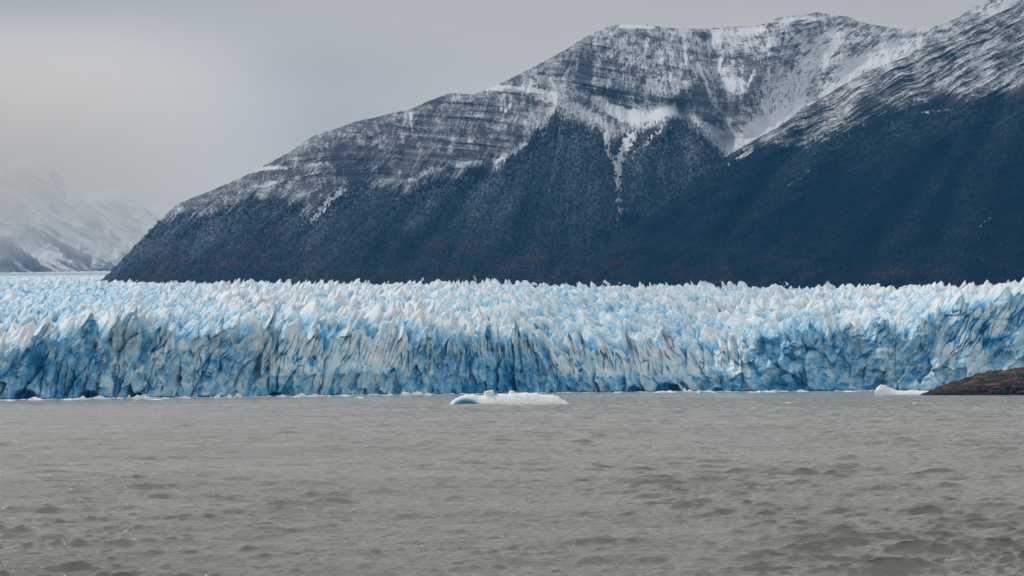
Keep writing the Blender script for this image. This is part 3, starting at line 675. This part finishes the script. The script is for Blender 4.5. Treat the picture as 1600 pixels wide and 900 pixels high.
block('ice_block', berg, loc(764, hB(16.5), 6), (hB(14), 5, hB(8)), (0.05, -0.20, 0.15), 4)
block('ice_block', berg, loc(800, hB(18), 6), (hB(6), 3, hB(5)), (0.1, 0.1, 0.5), 6)

mR = 1600.0 / F
top = [(1366, 0.3), (1369, 9 * mR), (1373, 13 * mR), (1377, 15 * mR), (1384, 13 * mR), (1392, 9 * mR), (1402, 6 * mR), (1412, 5 * mR), (1424, 6.5 * mR), (1430, 5.5 * mR), (1450, 5 * mR), (1462, 0.2)]
b2, _ = ridge_body(1366, 1462, 616.2, top, 22, 'iceberg', BERG, 160, 50, 0.5, 8, jag=0.5, blue=lambda u, z, q: 0.14 + 0.35 * sstep(4, 0.5, z) * (u < 1374))
tag(b2, 'small white iceberg with a rounded hump touching the brown rock', 'iceberg')

# rock outcrop
_, _, RR = spot(1600, 617.3); mK = RR / F
top = [(1438, 0.1), (1452, 5 * mK), (1468, 13 * mK), (1485, 19 * mK), (1505, 24 * mK), (1525, 31 * mK), (1545, 35 * mK), (1575, 38 * mK), (1600, 41 * mK), (1640, 43 * mK), (1700, 36 * mK), (1760, 22 * mK), (1800, 0.1)]
ro, _ = ridge_body(1438, 1800, 617.3, top, 75, 'rock_outcrop', ROCK, 420, 110, 2.0, 12, jag=1.6, face=0.6,
    wet=lambda u, z, q: np.clip(sstep(3.6, 2.2, z + 0.8 * fbm(u / 12, z, 3, 2)) * (0.55 + 0.45 * (np.abs(z - 2.1) > 0.45)) + 0.9 * sstep(0.0, 0.16, fbm(u / 30, z / 3.0, 5, 7)) + 0.5 * sstep(1500, 1450, u), 0, 1))
tag(ro, 'low brown rocky outcrop rising from the lake at the right edge', 'rock')

# brash ice: a ragged white band of slush along the foot of the wall
def brash():
    u = np.arange(-170, 1771, 0.8); dx, dy, _ = ray(u, 598); R0 = shore(u); nr = 14; q = np.linspace(0, 1, nr)[:, None]
    w = 5 + 34 * sstep(-0.15, 0.55, fbm(u / 60, u * 0, 3, 5)) * (0.3 + 0.7 * sstep(380, 560, u))
    R = R0[None] + 12 - (w[None] + 16) * q
    S = (u * 0.6)[None] + 0 * q
    Z = 0.05 + 2.2 * np.clip(fbm(S / 5, R / 9, 4, 6) + 0.12, 0, 1) * sstep(-0.3, 0.3, fbm(u / 25, u * 0 + 4, 3, 15))[None] + 0.22
    Z[-1] = -0.8; Z[0] = -0.5
    o = sheet('brash_ice', R * dx, R * dy, Z, BERG, dict(blue=0.10 + 0.2 * (Z < 0.3)), flip=True); tag(o, kind='stuff')
brash()
def floe_mesh(seed):
    rng = np.random.default_rng(seed); nt, nr = 18, 5; pts = []; ang = np.linspace(0, 2 * math.pi, nt, endpoint=False)
    rad = 1 + 0.28 * np.array([math.sin(a * 2 + seed) * 0.6 + math.sin(a * 5 + seed * 2) * 0.4 for a in ang]) + rng.normal(0, 0.06, nt)
    for k, (f, z) in enumerate(((1.0, -0.5), (1.02, 0.15), (0.82, 0.6), (0.5, 0.85), (0.18, 1.0))):
        for a, r in zip(ang, rad): pts.append((math.cos(a) * r * f, math.sin(a) * r * f, z + (0.35 * math.cos(a - seed) * (z > 0.3)) + rng.normal(0, 0.10) * (z > 0)))
    fs = [(k * nt + i, k * nt + (i + 1) % nt, (k + 1) * nt + (i + 1) % nt, (k + 1) * nt + i) for k in range(nr - 1) for i in range(nt)]
    c = len(pts); pts.append((0, 0, 1.0)); b = len(pts); pts.append((0, 0, -0.5))
    me = bpy.data.meshes.new('ice_chunk'); me.from_pydata(pts, [], fs + [((nr - 1) * nt + i, (nr - 1) * nt + (i + 1) % nt, c) for i in range(nt)] + [((i + 1) % nt, i, b) for i in range(nt)]); me.update()
    at = me.attributes.new('blue', 'FLOAT', 'POINT'); at.data.foreach_set('value', np.full(len(pts), 0.08, f32)); me.materials.append(BERG)
    return me
FLOES = [floe_mesh(k) for k in range(6)]
rng = np.random.default_rng(77)
def chunk(u, v, wpx, hpx, label, group=None, k=0):
    x, y, R = spot(u, v); o = bpy.data.objects.new('ice_chunk', FLOES[k % 6]); col.objects.link(o)
    o.location = (x, y, 0); o.rotation_euler[2] = rng.uniform(-0.5, 0.5); o.scale = (wpx * R / F / 2, max(wpx * R / F / 2 * 0.8, 1.0), hpx * R / F)
    tag(o, label, 'ice chunk', group)
k = 0
us = np.sort(rng.uniform(10, 1360, 62))
for uu in us:
    if 690 < uu < 905: continue
    k += 1
    wpx = rng.uniform(5, 20); hpx = rng.uniform(1.0, 3.2) if rng.random() < 0.8 else 4.5
    kind_ = 'tall white lump' if hpx > 4 else 'long low white slab' if wpx > 14 else 'medium white chunk' if wpx > 9 else 'tiny white bit'
    where = ('dark-streaked far left end of the ice wall' if uu < 240 else 'left part of the ice wall' if uu < 460 else 'wall left of the long iceberg' if uu < 800
             else 'wall just right of the long iceberg' if uu < 1120 else 'right part of the ice wall')
    chunk(uu, interp(uu, WATERLINE) + rng.uniform(0.3, 1.6), wpx, hpx, kind_ + ' of ice against the ' + where, 'ice chunks along the foot of the glacier wall', k)
chunk(240, 624.8, 26, 1.3, 'flat white slab of ice just off the left part of the ice wall', None, 1)
chunk(562, 622.0, 12, 1.6, 'lone white ice fragment off the wall, left of the long iceberg', None, 2)
chunk(668, 618.6, 9, 4, 'pointed white ice chunk at the wall just left of the long iceberg', None, 3)
chunk(741, 638, 4.5, 1.3, 'tiny white ice fragment in open water before the turquoise end of the iceberg', None, 4)
chunk(901, 639, 5, 0.9, 'tiny white ice fragment in open water right of the long iceberg', None, 5)
chunk(1428, 631, 9, 1.2, 'small white ice fragment in open water before the brown rock', None, 0)
chunk(1230, 630, 10, 0.9, 'thin white ice fragment in open water before the right part of the wall', None, 1)

# ---------------------------------------------------------------- air and mist
def vol_mat(name, color, dens, tree=None):
    m = bpy.data.materials.new(name); m.use_nodes = True; t = m.node_tree; t.nodes.clear()
    o = t.nodes.new('ShaderNodeOutputMaterial'); v = t.nodes.new('ShaderNodeVolumePrincipled'); t.links.new(v.outputs[0], o.inputs['Volume'])
    v.inputs['Color'].default_value = (*color, 1); v.inputs['Density'].default_value = dens
    if tree: tree(t, v)
    return m
def box(name, x0, x1, y0, y1, z0, z1, mat):
    c = [(x, y, z) for z in (z0, z1) for y in (y0, y1) for x in (x0, x1)]
    me = raw_mesh(name, c, [(0, 2, 3, 1), (4, 5, 7, 6), (0, 1, 5, 4), (2, 6, 7, 3), (0, 4, 6, 2), (1, 3, 7, 5)], 4)
    return tag(link(name, me, mat), kind='stuff')
box('haze', -9000, 9000, -600, 13500, -4, 2100, vol_mat('air', (0.10, 0.50, 1.0), 2.6e-5))
def mist_tree(t, v):
    g = t.nodes.new('ShaderNodeNewGeometry'); s = t.nodes.new('ShaderNodeSeparateXYZ'); t.links.new(g.outputs['Position'], s.inputs[0])
    n = t.nodes.new('ShaderNodeTexNoise'); mp = t.nodes.new('ShaderNodeMapping'); mp.inputs['Scale'].default_value = (1, 1, 1.5); t.links.new(g.outputs['Position'], mp.inputs[0])
    t.links.new(mp.outputs[0], n.inputs['Vector']); n.inputs['Scale'].default_value = 0.0011; n.inputs['Detail'].default_value = 4
    a = t.nodes.new('ShaderNodeMath'); a.operation = 'MULTIPLY_ADD'; t.links.new(n.outputs['Fac'], a.inputs[0]); a.inputs[1].default_value = 900; t.links.new(s.outputs['Z'], a.inputs[2])
    r = t.nodes.new('ShaderNodeMapRange'); r.interpolation_type = 'SMOOTHSTEP'; t.links.new(a.outputs[0], r.inputs[0])
    r.inputs[1].default_value = 880; r.inputs[2].default_value = 1420; r.inputs[3].default_value = 0; r.inputs[4].default_value = 0.0024
    x = t.nodes.new('ShaderNodeMapRange'); x.interpolation_type = 'SMOOTHSTEP'; t.links.new(s.outputs['X'], x.inputs[0])
    x.inputs[1].default_value = -800; x.inputs[2].default_value = -2100; x.inputs[3].default_value = 0; x.inputs[4].default_value = 1
    q = t.nodes.new('ShaderNodeMath'); q.operation = 'MULTIPLY'; t.links.new(r.outputs[0], q.inputs[0]); t.links.new(x.outputs[0], q.inputs[1])
    w = t.nodes.new('ShaderNodeMapRange'); w.interpolation_type = 'SMOOTHSTEP'; t.links.new(s.outputs['Z'], w.inputs[0])
    w.inputs[1].default_value = 1880; w.inputs[2].default_value = 1250; w.inputs[3].default_value = 0; w.inputs[4].default_value = 1
    q2 = t.nodes.new('ShaderNodeMath'); q2.operation = 'MULTIPLY'; t.links.new(q.outputs[0], q2.inputs[0]); t.links.new(w.outputs[0], q2.inputs[1])
    t.links.new(q2.outputs[0], v.inputs['Density'])
MIST = vol_mat('mist', (1.0, 0.945, 0.875), 0.001, mist_tree)
box('mist', -4600, -780, 7300, 8200, 300, 1900, MIST)
print('scene built')
